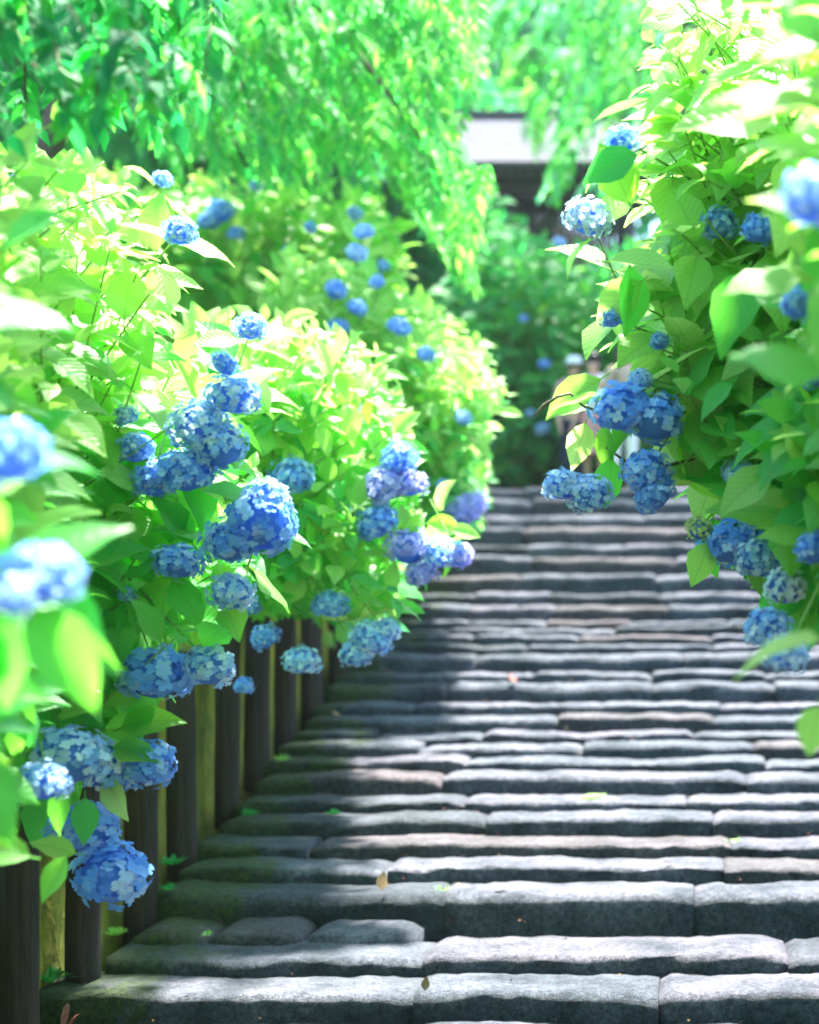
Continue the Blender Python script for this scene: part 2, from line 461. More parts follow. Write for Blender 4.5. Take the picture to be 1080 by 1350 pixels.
# ------------------------------------------------------------------ leaf shapes
def leaf_shape(width=.6, droop=.16, fold=.16, twist=0.0, ripple=.02, tail=True):
    st = [0, .14, .36, .60, .82, 1.0]; wd = [.05, .62, 1.0, .86, .42, .02]
    V = []; UV = []; Q = []
    for i, (v, wv) in enumerate(zip(st, wd)):
        for j, u in enumerate((-1, -.5, 0, .5, 1)):
            x = u * wv * width * .5
            z = -droop * v * v + fold * abs(u) * wv * width * .5 + ripple * math.sin(i * 2.1 + j * 1.7) * abs(u) + twist * x * v
            V.append((x, v, z)); UV.append((u * .5 * wv + .5, v))
    for i in range(5):
        for j in range(4):
            a = i * 5 + j
            Q.append((a, a + 1, a + 6, a + 5))
    if tail:                                                    # the petiole
        b = len(V)
        for (x, y, z) in ((-.012, -.16, .02), (.012, -.16, .02), (.012, .03, 0), (-.012, .03, 0), (0, -.16, -.01), (0, .03, -.02)):
            V.append((x, y, z)); UV.append((.5, 0))
        Q += [(b, b + 1, b + 2, b + 3), (b + 1, b + 4, b + 5, b + 2), (b + 4, b, b + 3, b + 5)]
    return np.array(V, dtype=float), np.array(Q), np.array(UV, dtype=float)

LEAF_SHAPES = [leaf_shape(.60, .16, .34, 0, .02), leaf_shape(.66, .30, .20, .4, .03), leaf_shape(.56, .08, .46, -.4, .018),
               leaf_shape(.70, .22, -.16, .25, .04), leaf_shape(.62, .42, .32, -.3, .03)]
LEAF_MESH = {}
def leaf_mesh(shape, pal):
    if (shape, pal) not in LEAF_MESH:
        V, Q, UV = LEAF_SHAPES[shape]
        LEAF_MESH[(shape, pal)] = np_mesh('leaf', V, Q, [PALETTE[pal]], UV=UV)
    return LEAF_MESH[(shape, pal)]

# ------------------------------------------------------------------ flower heads
def floret_shape(seed):
    r = random.Random(seed)
    V = [(0, 0, 0)]; Fc = []
    for k in range(4):
        a = k * math.pi / 2 + r.uniform(-.12, .12); w = r.uniform(.46, .58); l = r.uniform(.9, 1.08)
        lift = r.uniform(.02, .34)
        ca, sa = math.cos(a), math.sin(a)
        def P(u, v, z): return (u * ca - v * sa, u * sa + v * ca, z)
        b = len(V)
        V += [P(.30 * l, -w * .72, .05 + lift * .2), P(.78 * l, -w * .80, .05 + lift * .7), P(1.0 * l, 0, lift - .04),
              P(.78 * l, w * .80, .05 + lift * .7), P(.30 * l, w * .72, .05 + lift * .2), P(.55 * l, 0, .09 + lift * .35)]
        c = b + 5
        Fc += [(0, b, c), (b, b + 1, c), (b + 1, b + 2, c), (b + 2, b + 3, c), (b + 3, b + 4, c), (b + 4, 0, c)]
    return np.array(V), np.array(Fc)
FLORETS = [floret_shape(s) for s in range(4)]
def floret_places(n, seed):
    r = random.Random(seed); out = []
    for i in range(n):
        zz = 1 - 1.72 * (i + .5) / n
        a = i * 2.399963 + r.uniform(-.2, .2); q = math.sqrt(max(0, 1 - zz * zz))
        d = Vector((q * math.cos(a), q * math.sin(a), zz)).normalized()
        rad = r.uniform(.74, 1.06) * (1 + .10 * math.sin(3 * a + seed) * q)
        nrm = (d + Vector((r.uniform(-.4, .4), r.uniform(-.4, .4), r.uniform(-.4, .4)))).normalized()
        M = nrm.to_track_quat('Z', 'Y').to_matrix() @ Matrix.Rotation(r.uniform(0, 6.28), 3, 'Z')
        out.append((d * rad, M, r.uniform(.225, .285) * (84 / n) ** .5, r.randrange(4)))
    return out
def ico(r, name, mat, sub=2, stretch=(1, 1, 1)):
    import bmesh
    bm = bmesh.new(); bmesh.ops.create_icosphere(bm, subdivisions=sub, radius=r)
    for v in bm.verts: v.co = Vector((v.co.x * stretch[0], v.co.y * stretch[1], v.co.z * stretch[2]))
    me = bpy.data.meshes.new(name); bm.to_mesh(me); bm.free()
    me.materials.append(mat); me.polygons.foreach_set('use_smooth', [True] * len(me.polygons)); return me
CORE_MESH = ico(.80, 'flower_head', CORE)
FLORET_MESH = {(s, c): np_mesh('floret', FLORETS[s][0], FLORETS[s][1], [PETAL[c]], smooth=False) for s in range(4) for c in PETAL}
HEAD_MESH = {}
def head_mesh(variant, c):
    if (variant, c) not in HEAD_MESH:
        Vs = []; Fs = []; b = 0
        for (p, M, s, k) in floret_places(170, variant * 17 + 3):
            v, f = FLORETS[k]
            Vs.append(v @ np.array(M).T * s + np.array(p)); Fs.append(f + b); b += len(v)
        cv = np.array([v.co[:] for v in CORE_MESH.vertices]); cf = np.array([p.vertices[:] for p in CORE_MESH.polygons])
        Vs.append(cv); Fs.append(cf + b)
        nf = sum(len(f) for f in Fs[:-1])
        mi = np.zeros(nf + len(cf)); mi[nf:] = 1
        HEAD_MESH[(variant, c)] = np_mesh('flower_head', np.vstack(Vs), np.vstack(Fs), [PETAL[c], CORE], midx=mi, smooth=False)
    return HEAD_MESH[(variant, c)]

# ------------------------------------------------------------------ shrub builder
def inside(poly, x, y):
    c = False; n = len(poly); j = n - 1
    for i in range(n):
        if (poly[i][1] > y) != (poly[j][1] > y) and x < (poly[j][0] - poly[i][0]) * (y - poly[i][1]) / (poly[j][1] - poly[i][1]) + poly[i][0]: c = not c
        j = i
    return c

def frame(axis, up):
    a = axis.normalized(); n = (up - a * up.dot(a))
    if n.length < 1e-4: n = a.orthogonal()
    n.normalize(); x = a.cross(n)
    return Matrix((x, a, n)).transposed()

def shrub(name, label, poly, trange, base, n_shoots, leaf_len, heads, pal, seed, group, side=Vector((.3, -.5, .5)),
          cat='hydrangea', keep=300, allowed=None, extra_leaves=(), floret_min=62, n_stems=6, ylim=None, hang=9999):
    r = random.Random(seed)
    root = empty(name, base, label=label, cat=cat, group=group)
    B = Vector(base)
    x0 = min(p[0] for p in poly); x1 = max(p[0] for p in poly); y0 = min(p[1] for p in poly); y1 = max(p[1] for p in poly)
    H = []
    for h in heads:
        px, py, dia = h[:3]; c = h[3] if len(h) > 3 else 'blue'; tt = h[4] if len(h) > 4 else trange(px, py)[0] + .15
        H.append((at(px, py, tt), dia * 1.07 * tt / F * .5, c, dia, px, py, tt))
    leaves = []; tw_V = []; tw_F = []; tips = []
    tries = 0
    while len(tips) < n_shoots and tries < n_shoots * 60:
        tries += 1
        px, py = r.uniform(x0, x1), r.uniform(y0, y1)
        if not inside(poly, px, py): continue
        ta, tb = trange(px, py)
        tt = ta + (tb - ta) * r.random() ** 1.25
        T = at(px, py, tt)
        if allowed and not allowed(T): continue
        tips.append((T, px, py, tt, (tt - ta) / max(tb - ta, .01)))
    for (P, R, c, dia, px, py, tt) in H:                        # each flower head sits at the end of a leafy shoot
        tips.append((P + Vector((0, .02, R * .1)), px, py, tt, -1))
    for (T, px, py, tt, dep) in tips:
        out = (T - B); out.z *= .45
        d = (out.normalized() * .55 + side * 1.0 + Vector((r.uniform(-.5, .5), r.uniform(-.5, .5), r.uniform(-.35, .5)))).normalized()
        if dep == -1 and py > hang: d = (d * .7 + Vector((0, 0, -.85))).normalized()
        L = leaf_len * r.uniform(.85, 1.15)
        pts = []
        sag = r.uniform(.0, .35) if dep != -1 else 0
        for s in ((0, .45, 1.1, 1.9, 2.9, 4.2) if dep != -1 else (0, .4, .8, 1.2, 1.7, 2.2)):
            pts.append(T - d * s * L + Vector((0, 0, -sag * L * .12 * s * s * .5)))
        low = ylim and any(proj(q)[1] > np.interp(proj(q)[0], *ylim) + (12 if dep == -1 else -15) for q in pts[1:])
        if not low: tube_data(pts, [L * .014, L * .016, L * .019, L * .022, L * .025, L * .030], 4, tw_V, tw_F, cap=False)
        u = d.orthogonal().normalized(); u = (Matrix.Rotation(r.uniform(0, 6.28), 3, d) @ u)
        node_s = [(.0, .45, .75), (.42, .78, .5), (1.0, 1.0, .3), (1.7, 1.08, .15), (2.6, 1.0, .05)]
        if dep == -1: node_s = [(.35, .9, .1), (1.0, 1.05, .1), (1.7, 1.1, .1)]
        for k, (s, sz, lift) in enumerate(node_s):
            u = Matrix.Rotation(math.pi / 2 + r.uniform(-.3, .3), 3, d) @ u
            p = T - d * s * L
            for sg in (1, -1):
                if r.random() < .10: continue
                ax = (u * sg + d * (lift + r.uniform(.0, .35)) + Vector((0, 0, r.uniform(-.45, .15)))).normalized()
                up = (Vector((0, -.35, .9)) + d * .45 + Vector((r.uniform(-.45, .45), r.uniform(-.45, .45), 0))).normalized()
                ll = L * sz * r.uniform(.8, 1.15)
                o = p + ax * ll * .16
                leaves.append((o, frame(ax, up), ll, py, dep))
    for (px, py, tt, ln, ax, up, pl) in extra_leaves:
        leaves.append((at(px, py, tt), frame(Vector(ax), Vector(up)), ln * tt / F, -9999 - pl, 0))
    kept = []
    for (o, M, ll, py, dep) in leaves:
        c = o + M.col[1] * ll * .5
        qx, qy = proj(c)
        if py > -9000:
            if allowed and not allowed(c): continue
            if ylim and qy > np.interp(qx, *ylim): continue
            bad = False
            for (P, R, cc, dia, hx, hy, ht) in H:
                dd = math.hypot(qx - hx, qy - hy)
                if c.y < ht + R * .6 and dd < dia * .5 + ll * F / c.y * .16: bad = True; break
            if bad: continue
        vis = (-60 < qx < 1140 and -60 < qy < 1410)
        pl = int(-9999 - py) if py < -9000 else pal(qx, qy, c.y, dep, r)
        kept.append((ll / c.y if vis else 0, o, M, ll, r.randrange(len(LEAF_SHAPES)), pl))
    kept.sort(key=lambda k: -k[0])
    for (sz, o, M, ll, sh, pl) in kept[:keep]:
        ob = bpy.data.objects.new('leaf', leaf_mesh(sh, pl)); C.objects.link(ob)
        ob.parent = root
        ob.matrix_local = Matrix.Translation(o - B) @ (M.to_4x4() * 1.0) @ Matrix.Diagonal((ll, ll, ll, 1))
    rest = kept[keep:]
    if rest:
        Vs = []; Qs = []; Us = []; Ms = []; b = 0
        for sh in range(len(LEAF_SHAPES)):
            for pl in range(3):
                sel = [k for k in rest if k[4] == sh and k[5] == pl]
                if not sel: continue
                V0, Q0, U0 = LEAF_SHAPES[sh]
                R = np.array([np.array(k[2]) * k[3] for k in sel]); T = np.array([list(k[1] - B) for k in sel])
                W = np.einsum('nij,vj->nvi', R, V0) + T[:, None, :]
                n = len(sel); nv = len(V0)
                Vs.append(W.reshape(-1, 3)); Us.append(np.tile(U0, (n, 1)))
                Qs.append((Q0[None] + (np.arange(n) * nv)[:, None, None] + b).reshape(-1, 4)); Ms.append(np.full(n * len(Q0), pl)); b += n * nv
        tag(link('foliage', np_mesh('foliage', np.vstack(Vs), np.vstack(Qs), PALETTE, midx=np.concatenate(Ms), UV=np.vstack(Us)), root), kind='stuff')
    if tw_V:
        tag(link('twig_mass', mesh('twig_mass', [v - B for v in tw_V], tw_F, STEM), root), kind='stuff')
    hi = [q for q in tips if q[4] >= .3 and q[0].z > B.z + .5]
    for k in range(n_stems):                                    # woody stems from the ground into the crown
        T = hi[(k * 7) % len(hi)][0]
        a = B + Vector((r.uniform(-.3, .3), r.uniform(-.4, .4), -.05))
        b_ = T + Vector((-.15, .5, -.25)) * .6
        mid = (a + b_) / 2 + Vector((r.uniform(-.15, .15), r.uniform(.0, .3), .45))
        pts = [a.lerp(mid, .0), a.lerp(mid, .5) + Vector((0, 0, .08)), mid, mid.lerp(b_, .5) + Vector((0, 0, .06)), b_]
        V, Fc = tube_data([p - B for p in pts], [.016, .014, .011, .009, .006], 6)
        link('stem', mesh('stem', V, Fc, TWIG), root)
    big = sorted((q for q in range(len(H)) if H[q][6] > 5), key=lambda q: -H[q][3])[:3] if floret_min < 100 else []
    for k, (P, R, c, dia, px, py, tt) in enumerate(H):
        e = Matrix.Rotation(r.uniform(0, 6.28), 3, 'Z') @ Matrix.Rotation(r.uniform(-.5, .7), 3, 'X')
        sc = (R * r.uniform(.92, 1.08), R * r.uniform(.92, 1.08), R * r.uniform(.78, .95))
        Mx = Matrix.Translation(P - B) @ e.to_4x4() @ Matrix.Diagonal((*[s * 1.02 for s in sc], 1))
        if k in big:
            hd = link('flower_head', CORE_MESH, root); hd.matrix_local = Mx
            for (p, M, s, kk) in floret_places(100, k * 31 + seed):
                fo = bpy.data.objects.new('floret', FLORET_MESH[(kk, c)]); C.objects.link(fo); fo.parent = hd
                fo.matrix_local = Matrix.Translation(p) @ M.to_4x4() @ Matrix.Diagonal((s, s, s, 1))
        else:
            hd = link('flower_head', head_mesh(k % 5, c), root); hd.matrix_local = Mx
    return root

GRP = 'hydrangea shrubs beside the steps'
UPV = (0, -.3, 1)

# --- large shrub at the front left
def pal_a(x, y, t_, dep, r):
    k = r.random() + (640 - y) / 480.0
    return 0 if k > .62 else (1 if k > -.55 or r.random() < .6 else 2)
polyA = [(-160, 190), (60, 205), (150, 225), (205, 300), (235, 420), (270, 480), (300, 560), (345, 640), (350, 735), (300, 790), (270, 830), (215, 870), (190, 900), (140, 960),
         (60, 1010), (10, 990), (-160, 1000)]
headsA = [(308, 522, 66, 'light'), (262, 560, 76, 'light'), (245, 622, 72), (205, 634, 52), (292, 590, 62, 'light'), (345, 690, 88), (352, 655, 54, 'light'), (305, 715, 74), (234, 742, 58),
          (306, 782, 54, 'light'), (205, 890, 90), (277, 880, 62, 'light'), (88, 1000, 84, 'light'), (128, 1008, 72, 'light'), (196, 1008, 66), (58, 1032, 64, 'light'), (112, 1092, 78),
          (148, 1155, 90), (238, 306, 44, 'light'), (295, 480, 34), (168, 785, 24), (178, 592, 44), (165, 548, 30), (330, 432, 42, 'light'), (160, 1025, 50),
          (12, 600, 96, 'blue', 3.2), (50, 762, 100, 'light', 3.2), (18, 785, 62, 'light', 3.1), (215, 237, 24, 'light', 8.2)]
def tA(x, y):
    near = max(0, min(1, (110 - x) / 170))
    return (5.7 - 2.4 * near, 8.1 - .8 * near)
exA = [(86, 1040, 5.3, 62, (-.3, -.2, -1), (-.2, -1, .3), 1), (88, 1130, 5.2, 66, (-.5, -.3, -1), (0, -1, .4), 1), (140, 1025, 5.8, 66, (.5, -.2, -.9), (-.3, -1, .5), 0),
       (100, 1125, 5.4, 60, (-.9, -.3, .3), (0, -1, .6), 0), (40, 1130, 4.6, 80, (-1, -.1, .25), (0, -1, .9), 1), (112, 1052, 5.4, 62, (.1, -.3, -1), (.5, -1, .2), 2),
       (160, 960, 5.9, 78, (.9, -.2, .35), (-.1, -.8, .8), 1), (150, 985, 5.8, 66, (.9, -.3, -.1), (0, -.9, .7), 1), (75, 280, 4.0, 90, (-.6, -.4, -.55), (0, -1, .7), 1),
       (80, 545, 4.9, 85, (.75, -.2, -.55), (0, -.7, 1), 0), (88, 178, 5.2, 62, (0, -.1, 1), (.1, -1, .2), 0)]
shrub('hydrangea_shrub', 'large sunlit hydrangea shrub at front left with many blue heads, overhanging the nearest log posts',
      polyA, tA, (-3.55, 6.9, ground_z(-3.55, 6.9)), 440, .20, headsA, pal_a, 21, GRP, hang=800, ylim=([-50, 60, 110, 150, 200, 230, 300, 330, 400], [1110, 1080, 1030, 980, 950, 855, 840, 800, 790]), side=Vector((.45, -.45, .35)), n_stems=9, extra_leaves=exA)

# --- middle shrub above the farther posts
def pal_b(x, y, t_, dep, r):
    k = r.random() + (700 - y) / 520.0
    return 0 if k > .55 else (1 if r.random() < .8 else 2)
polyB = [(255, 400), (330, 420), (420, 420), (500, 450), (540, 560), (530, 640), (560, 720), (530, 780), (480, 815), (430, 800), (380, 790), (320, 800), (300, 700), (280, 500)]
headsB = [(385, 630, 54), (350, 840, 38), (398, 872, 44, 'light'), (436, 798, 42), (490, 842, 52, 'light'), (470, 862, 40, 'light'), (508, 834, 38, 'light'), (510, 640, 58, 'purple'), (526, 605, 44),
          (541, 638, 44, 'purple'), (496, 690, 56), (538, 722, 50, 'purple'), (556, 757, 42, 'purple'), (580, 730, 50, 'light'), (604, 732, 38, 'purple'), (322, 905, 24), (330, 800, 26)]
shrub('hydrangea_shrub', 'mid-distance hydrangea shrub with violet and blue heads hanging over the last log posts',
      polyB, lambda x, y: (8.6, 11.2), (-3.35, 10.6, ground_z(-3.35, 10.6)), 330, .19, headsB, pal_b, 22, GRP, hang=700, ylim=([250, 300, 440, 460, 530, 560, 600], [790, 800, 805, 840, 840, 790, 740]), side=Vector((.5, -.4, .35)), floret_min=200)

# --- farther shrub on the left reaching over the upper steps
polyC = [(370, 330), (450, 345), (520, 385), (590, 405), (645, 465), (684, 503), (650, 545), (640, 600), (645, 660), (615, 700), (570, 700), (530, 640), (480, 560), (400, 480)]
headsC = [(526, 431, 28), (445, 431, 24), (471, 406, 24), (443, 382, 27), (471, 334, 28, 'light'), (480, 306, 24), (562, 468, 24), (611, 551, 22, 'light'), (466, 458, 24), (476, 492, 34, 'light'),
          (474, 526, 30, 'light'), (612, 674, 42, 'purple'), (626, 664, 36, 'purple'), (585, 640, 20, 'light'), (497, 372, 18)]
shrub('hydrangea_shrub', 'far left hydrangea shrub with yellow-green top leaning toward the upper steps',
      polyC, lambda x, y: (12.2, 15.2), (-3.5, 14.2, ground_z(-3.5, 14.2)), 460, .19, headsC, lambda x, y, t_, d, r: 0 if r.random() + (560 - y) / 300 > .35 else (1 if r.random() < .7 else 2),
      23, GRP, side=Vector((.5, -.4, .4)), floret_min=200)

# --- shrub up on the left bank, between the front shrub and the drooping tree
polyD = [(40, 235), (120, 215), (215, 240), (260, 235), (330, 225), (420, 250), (500, 260), (540, 330), (520, 400), (430, 400), (330, 430), (250, 400), (60, 330)]
headsD = [(290, 280, 36), (312, 308, 22), (275, 292, 26), (468, 282, 20, 'light'), (338, 245, 16, 'light'), (410, 300, 16), (505, 350, 18), (380, 330, 15, 'light')]
shrub('hydrangea_shrub', 'hydrangea shrub high on the left bank under the drooping tree, few small blue heads',
      polyD, lambda x, y: (13.6, 16.6), (-5.2, 16.4, ground_z(-5.2, 16.4)), 420, .22, headsD, lambda x, y, t_, d, r: 0 if r.random() < .75 else 1,
      24, GRP, floret_min=200, keep=250)

# --- dark shaded shrub below the gate
polyG = [(600, 290), (650, 255), (700, 300), (760, 330), (830, 330), (960, 330), (1000, 560), (960, 590), (880, 560), (800, 540), (740, 590), (690, 600), (650, 600), (610, 470)]
headsG = [(738, 320, 16, 'light'), (716, 566, 20, 'light'), (718, 480, 16), (690, 420, 12), (700, 545, 12, 'light')]
shrub('hydrangea_shrub', 'dark green shaded hydrangea shrub at the head of the steps below the gate',
      polyG, lambda x, y: (20.1, 23.0), (-2.3, 22.2, Z_TOP), 480, .30, headsG, lambda x, y, t_, d, r: 2 if r.random() < .8 else 1,
      25, GRP, side=Vector((.1, -.6, .4)), floret_min=200)

# --- big shrub on the right overhanging the steps
polyH = [(900, -60), (1240, -60), (1260, 720), (1130, 760), (1060, 740), (1010, 690), (950, 640), (905, 600), (850, 520), (815, 450), (800, 395), (840, 300), (825, 235), (850, 160), (835, 90), (880, 30)]
headsH = [(820, 540, 74), (866, 553, 66), (742, 640, 46, 'light'), (778, 652, 56, 'light'), (852, 622, 58), (862, 652, 54), (822, 184, 42, 'light'), (776, 288, 58, 'white'), (948, 296, 52),
          (1002, 302, 44), (1072, 262, 84, 'light', 3.3), (1052, 402, 46), (1076, 494, 38, 'light'), (963, 718, 70), (1003, 738, 62, 'light'), (1035, 775, 52, 'white'), (1012, 830, 58, 'light'),
          (1038, 862, 56, 'light'), (922, 698, 32, 'bud'), (975, 625, 42, 'light'), (1074, 724, 46), (808, 420, 30), (870, 450, 24), (845, 500, 30, 'light'), (985, 715, 50)]
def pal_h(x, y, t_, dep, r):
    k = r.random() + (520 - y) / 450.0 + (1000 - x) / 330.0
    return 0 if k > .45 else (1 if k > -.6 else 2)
def tH(x, y):
    near = max(0, min(1, (x - 985) / 120)) * (1 if y < 420 or y > 780 else .4)
    return (5.7 - 2.3 * near, 7.8 - .8 * near)
exH = [(772, 558, 6.0, 62, (-.25, -.1, -1), (.2, -1, .15), 0), (800, 560, 6.0, 70, (-.1, -.2, -1), (-.8, -.8, .3), 1), (806, 605, 5.9, 66, (.0, -.3, -1), (.6, -1, .2), 1),
       (778, 540, 6.1, 50, (-1, 0, .1), (0, -.5, 1), 0), (792, 500, 6.1, 90, (-.8, -.1, -.5), (0, -.9, .6), 0), (935, 715, 5.8, 62, (-.35, -.2, -1), (.3, -1, .2), 0),
       (870, 130, 5.8, 92, (-1, 0, -.25), (0, -.5, 1), 1), (840, 205, 5.7, 78, (-.9, -.1, -.3), (.1, -1, .5), 2), (830, 268, 5.8, 88, (-.4, -.2, .9), (0, -1, .3), 1),
       (800, 345, 5.7, 96, (.9, -.3, -.1), (0, -.5, 1), 0), (845, 372, 5.8, 80, (-1, 0, -.75), (.2, -1, .5), 0), (830, 350, 5.8, 95, (.0, -.1, -1), (.9, -.7, .2), 1),
       (985, 360, 5.2, 110, (-.3, -.3, -.8), (0, -1, .5), 1), (1085, 845, 3.6, 120, (-1, 0, -.05), (0, -.4, 1), 0), (1078, 930, 3.8, 70, (-.2, 0, -1), (-.2, -1, .2), 0),
       (965, 505, 5.4, 66, (-.7, -.1, -.8), (.2, -.6, 1), 1), (1020, 620, 5.4, 90, (-.9, -.2, -.5), (0, -.7, .8), 0), (870, 790, 5.9, 20, (1, 0, .1), (0, -1, .4), 1)]
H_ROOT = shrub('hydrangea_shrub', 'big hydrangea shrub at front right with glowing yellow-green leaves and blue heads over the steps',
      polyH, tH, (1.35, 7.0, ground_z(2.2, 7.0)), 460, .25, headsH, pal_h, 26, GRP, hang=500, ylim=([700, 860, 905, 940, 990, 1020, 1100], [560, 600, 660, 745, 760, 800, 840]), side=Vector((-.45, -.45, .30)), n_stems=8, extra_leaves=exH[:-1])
# the arching bare twig with a bud at its end
B = H_ROOT.location
pts = [at(800, 545, 6.1), at(770, 536, 6.05), at(752, 519, 6.0), at(735, 523, 6.0), at(718, 534, 6.0), at(703, 550, 6.0)]
V, Fc = tube_data([p - B for p in pts], [.006, .005, .005, .005, .007, .003], 6)
link('twig', mesh('twig', V, Fc, TWIG), H_ROOT)
for pts, rr in (([at(900, 455, 6.2), at(872, 480, 6.1), at(850, 512, 6.0), at(838, 545, 6.0)], .008), ([at(935, 600, 6.0), at(880, 614, 5.95), at(835, 616, 5.95), at(800, 590, 6.0)], .006),
                ([at(1060, 640, 6.0), at(1010, 660, 5.95), at(970, 690, 5.9), at(955, 715, 5.9)], .008)):
    V, Fc = tube_data([p - B for p in pts], [rr, rr, rr * .9, rr * .7], 6)
    link('twig', mesh('twig', V, Fc, TWIG), H_ROOT)

# ------------------------------------------------------------------ trees
def blade(width, droop=.15):
    V = np.array([(0, 0, 0), (-width * .5, .38, .05), (0, .38, 0), (width * .5, .38, .05), (0, 1, -droop)], dtype=float)
    Q = np.array([(0, 1, 2), (0, 2, 3), (1, 4, 2), (2, 4, 3)])
    return V, Q

def scatter(name, items, shape, mats, root, origin):
    """items: list of (pos, Matrix3, scale, palette)"""
    V0, Q0 = shape; n = len(items); nv = len(V0)
    R = np.array([np.array(k[1]) * k[2] for k in items]); T = np.array([list(k[0] - origin) for k in items])
    W = np.einsum('nij,vj->nvi', R, V0) + T[:, None, :]
    Q = (Q0[None] + (np.arange(n) * nv)[:, None, None]).reshape(-1, Q0.shape[1])
    mi = np.repeat(np.array([k[3] for k in items]), len(Q0))
    return tag(link(name, np_mesh(name, W.reshape(-1, 3), Q, mats, midx=mi), root), kind='stuff')

def droop_tree(name, label, poly, trange, n_twigs, leaf, width, mats, palf, trunk, seed, twig_len=(.5, 1.1), spread=Vector((.3, -.2, 0)), group=None, limbs=5, step=.055):
    r = random.Random(seed); B = Vector(trunk[0])
    root = empty(name, B, label=label, cat='tree', group=group)
    x0 = min(p[0] for p in poly); x1 = max(p[0] for p in poly); y0 = min(p[1] for p in poly); y1 = max(p[1] for p in poly)
    items = []; tv = []; tf = []; starts = []
    k = 0; tries = 0
    while k < n_twigs and tries < n_twigs * 50:
        tries += 1
        px, py = r.uniform(x0, x1), r.uniform(y0, y1)
        if not inside(poly, px, py): continue
        tt = r.uniform(*trange); k += 1
        P = at(px, py, tt)                                        # the tip of a hanging twig
        ln = r.uniform(*twig_len)
        h = (spread + Vector((r.uniform(-.6, .6), r.uniform(-.6, .6), 0)))
        n = max(6, int(ln / step)); pts = []
        for i in range(n + 1):
            u = i / n                                             # 1 = tip
            pts.append(P - h * ln * .55 * (1 - u) + Vector((0, 0, ln * (.95 * (1 - u) - .45 * (1 - u) ** 2))))
        tube_data(pts[::3] + [pts[-1]], [.006 * (1 - .7 * i / (len(pts[::3]))) for i in range(len(pts[::3]) + 1)], 3, tv, tf, cap=False)
        starts.append(pts[0])
        pal = palf(px, py, r)
        for i in range(1, n + 1):
            d = (pts[i] - pts[i - 1]).normalized()
            sv = d.cross(Vector((0, 0, 1)))
            if sv.length < .1: sv = Vector((1, 0, 0))
            sv.normalize()
            for sg in ((1, -1) if i < n else (0,)):
                ax = (sv * sg * .9 + d * .7 + Vector((r.uniform(-.3, .3), r.uniform(-.3, .3), r.uniform(-.55, .05)))).normalized()
                up = Vector((r.uniform(-.7, .7), r.uniform(-1, .3), 1)).normalized()
                items.append((pts[i], frame(ax, up), leaf * r.uniform(.7, 1.25), pal if r.random() < .75 else r.randrange(len(mats))))
    scatter('crown', items, blade(width), mats, root, B)
    tag(link('twig_mass', mesh('twig_mass', [v - B for v in tv], tf, TWIG), root), kind='stuff')
    tp = [Vector(p) - B for p in trunk]
    V, Fc = tube_data(tp, [trunk_r * (1 - .55 * i / (len(tp) - 1)) for i, trunk_r in enumerate([.17 if trunk[0][1] > 8 else .09] * len(tp))], 12)
    link('trunk', mesh('trunk', V, Fc, BARK), root)
    for i in range(limbs):
        s = starts[(i * 37) % len(starts)] - B
        a = tp[-1 - (i % 2)]
        m = (a + s) / 2 + Vector((0, 0, .5))
        V, Fc = tube_data([a, a.lerp(m, .5) + Vector((0, 0, .12)), m, m.lerp(s, .5) + Vector((0, 0, .08)), s], [q * (1 if trunk[0][1] > 8 else .4) for q in (.07, .055, .04, .025, .010)], 7)
        link('limb', mesh('limb', V, Fc, BARK), root)
    return root

TG = 'trees over the steps'
polyE = [(140, 40), (600, -80), (650, 100), (600, 180), (640, 300), (632, 380), (598, 372), (560, 300), (520, 260), (470, 240), (400, 250), (320, 240), (230, 235), (160, 160)]
droop_tree('drooping_tree', 'leafy tree with drooping narrow-leaved sprays, the lowest hanging just left of the gate',
           polyE, (12.0, 17), 720, .125, .36, [TREE_LIGHT, TREE_MID], lambda x, y, r: 0 if r.random() < .04 + max(0, (x - 380) / 480) + max(0, (y - 240) / 400) else 1,
           [(-6.2, 15.5, ground_z(-6.2, 15.5) - .1), (-6.1, 15.4, 5.0), (-5.6, 15.2, 6.8), (-5.0, 15.0, 8.2)], 31, twig_len=(.6, 1.3), group=TG)
polyK = [(-120, -60), (260, -80), (300, 60), (260, 150), (150, 190), (60, 170), (-20, 180), (-120, 220)]
droop_tree('dark_tree', 'darker green blurred tree in the top left corner in front of the drooping one',
           polyK, (4.2, 6.0), 190, .085, .5, [TREE_MID, TREE_DEEP], lambda x, y, r: 1 if r.random() < .35 + max(0, (120 - x) / 300) else 0,
           [(-4.6, 5.6, ground_z(-4.6, 5.6) - .1), (-4.5, 5.6, 3.0), (-4.2, 5.5, 3.8), (-3.8, 5.4, 4.5)], 32, twig_len=(.25, .5), group=TG, step=.04)
polyF = [(590, -80), (930, -80), (900, 60), (860, 200), (810, 250), (780, 285), (745, 270), (712, 262), (690, 180), (680, 120), (590, 110), (560, 60)]
droop_tree('maple_tree', 'pale fresh green tree hanging in front of the gate roof at top centre',
           polyF, (19.5, 22.0), 270, .135, .40, [TREE_LIGHT, TREE_MID, TREE_PALE], lambda x, y, r: r.choice((0, 0, 1, 2)) if y > 60 else r.choice((0, 1, 2, 2)),
           [(2.6, 22.6, Z_TOP), (2.5, 22.5, 5.4), (2.0, 22.3, 7.6), (1.4, 22.0, 9.0)], 33, twig_len=(.6, 1.3), spread=Vector((-.35, -.1, 0)), group=TG)

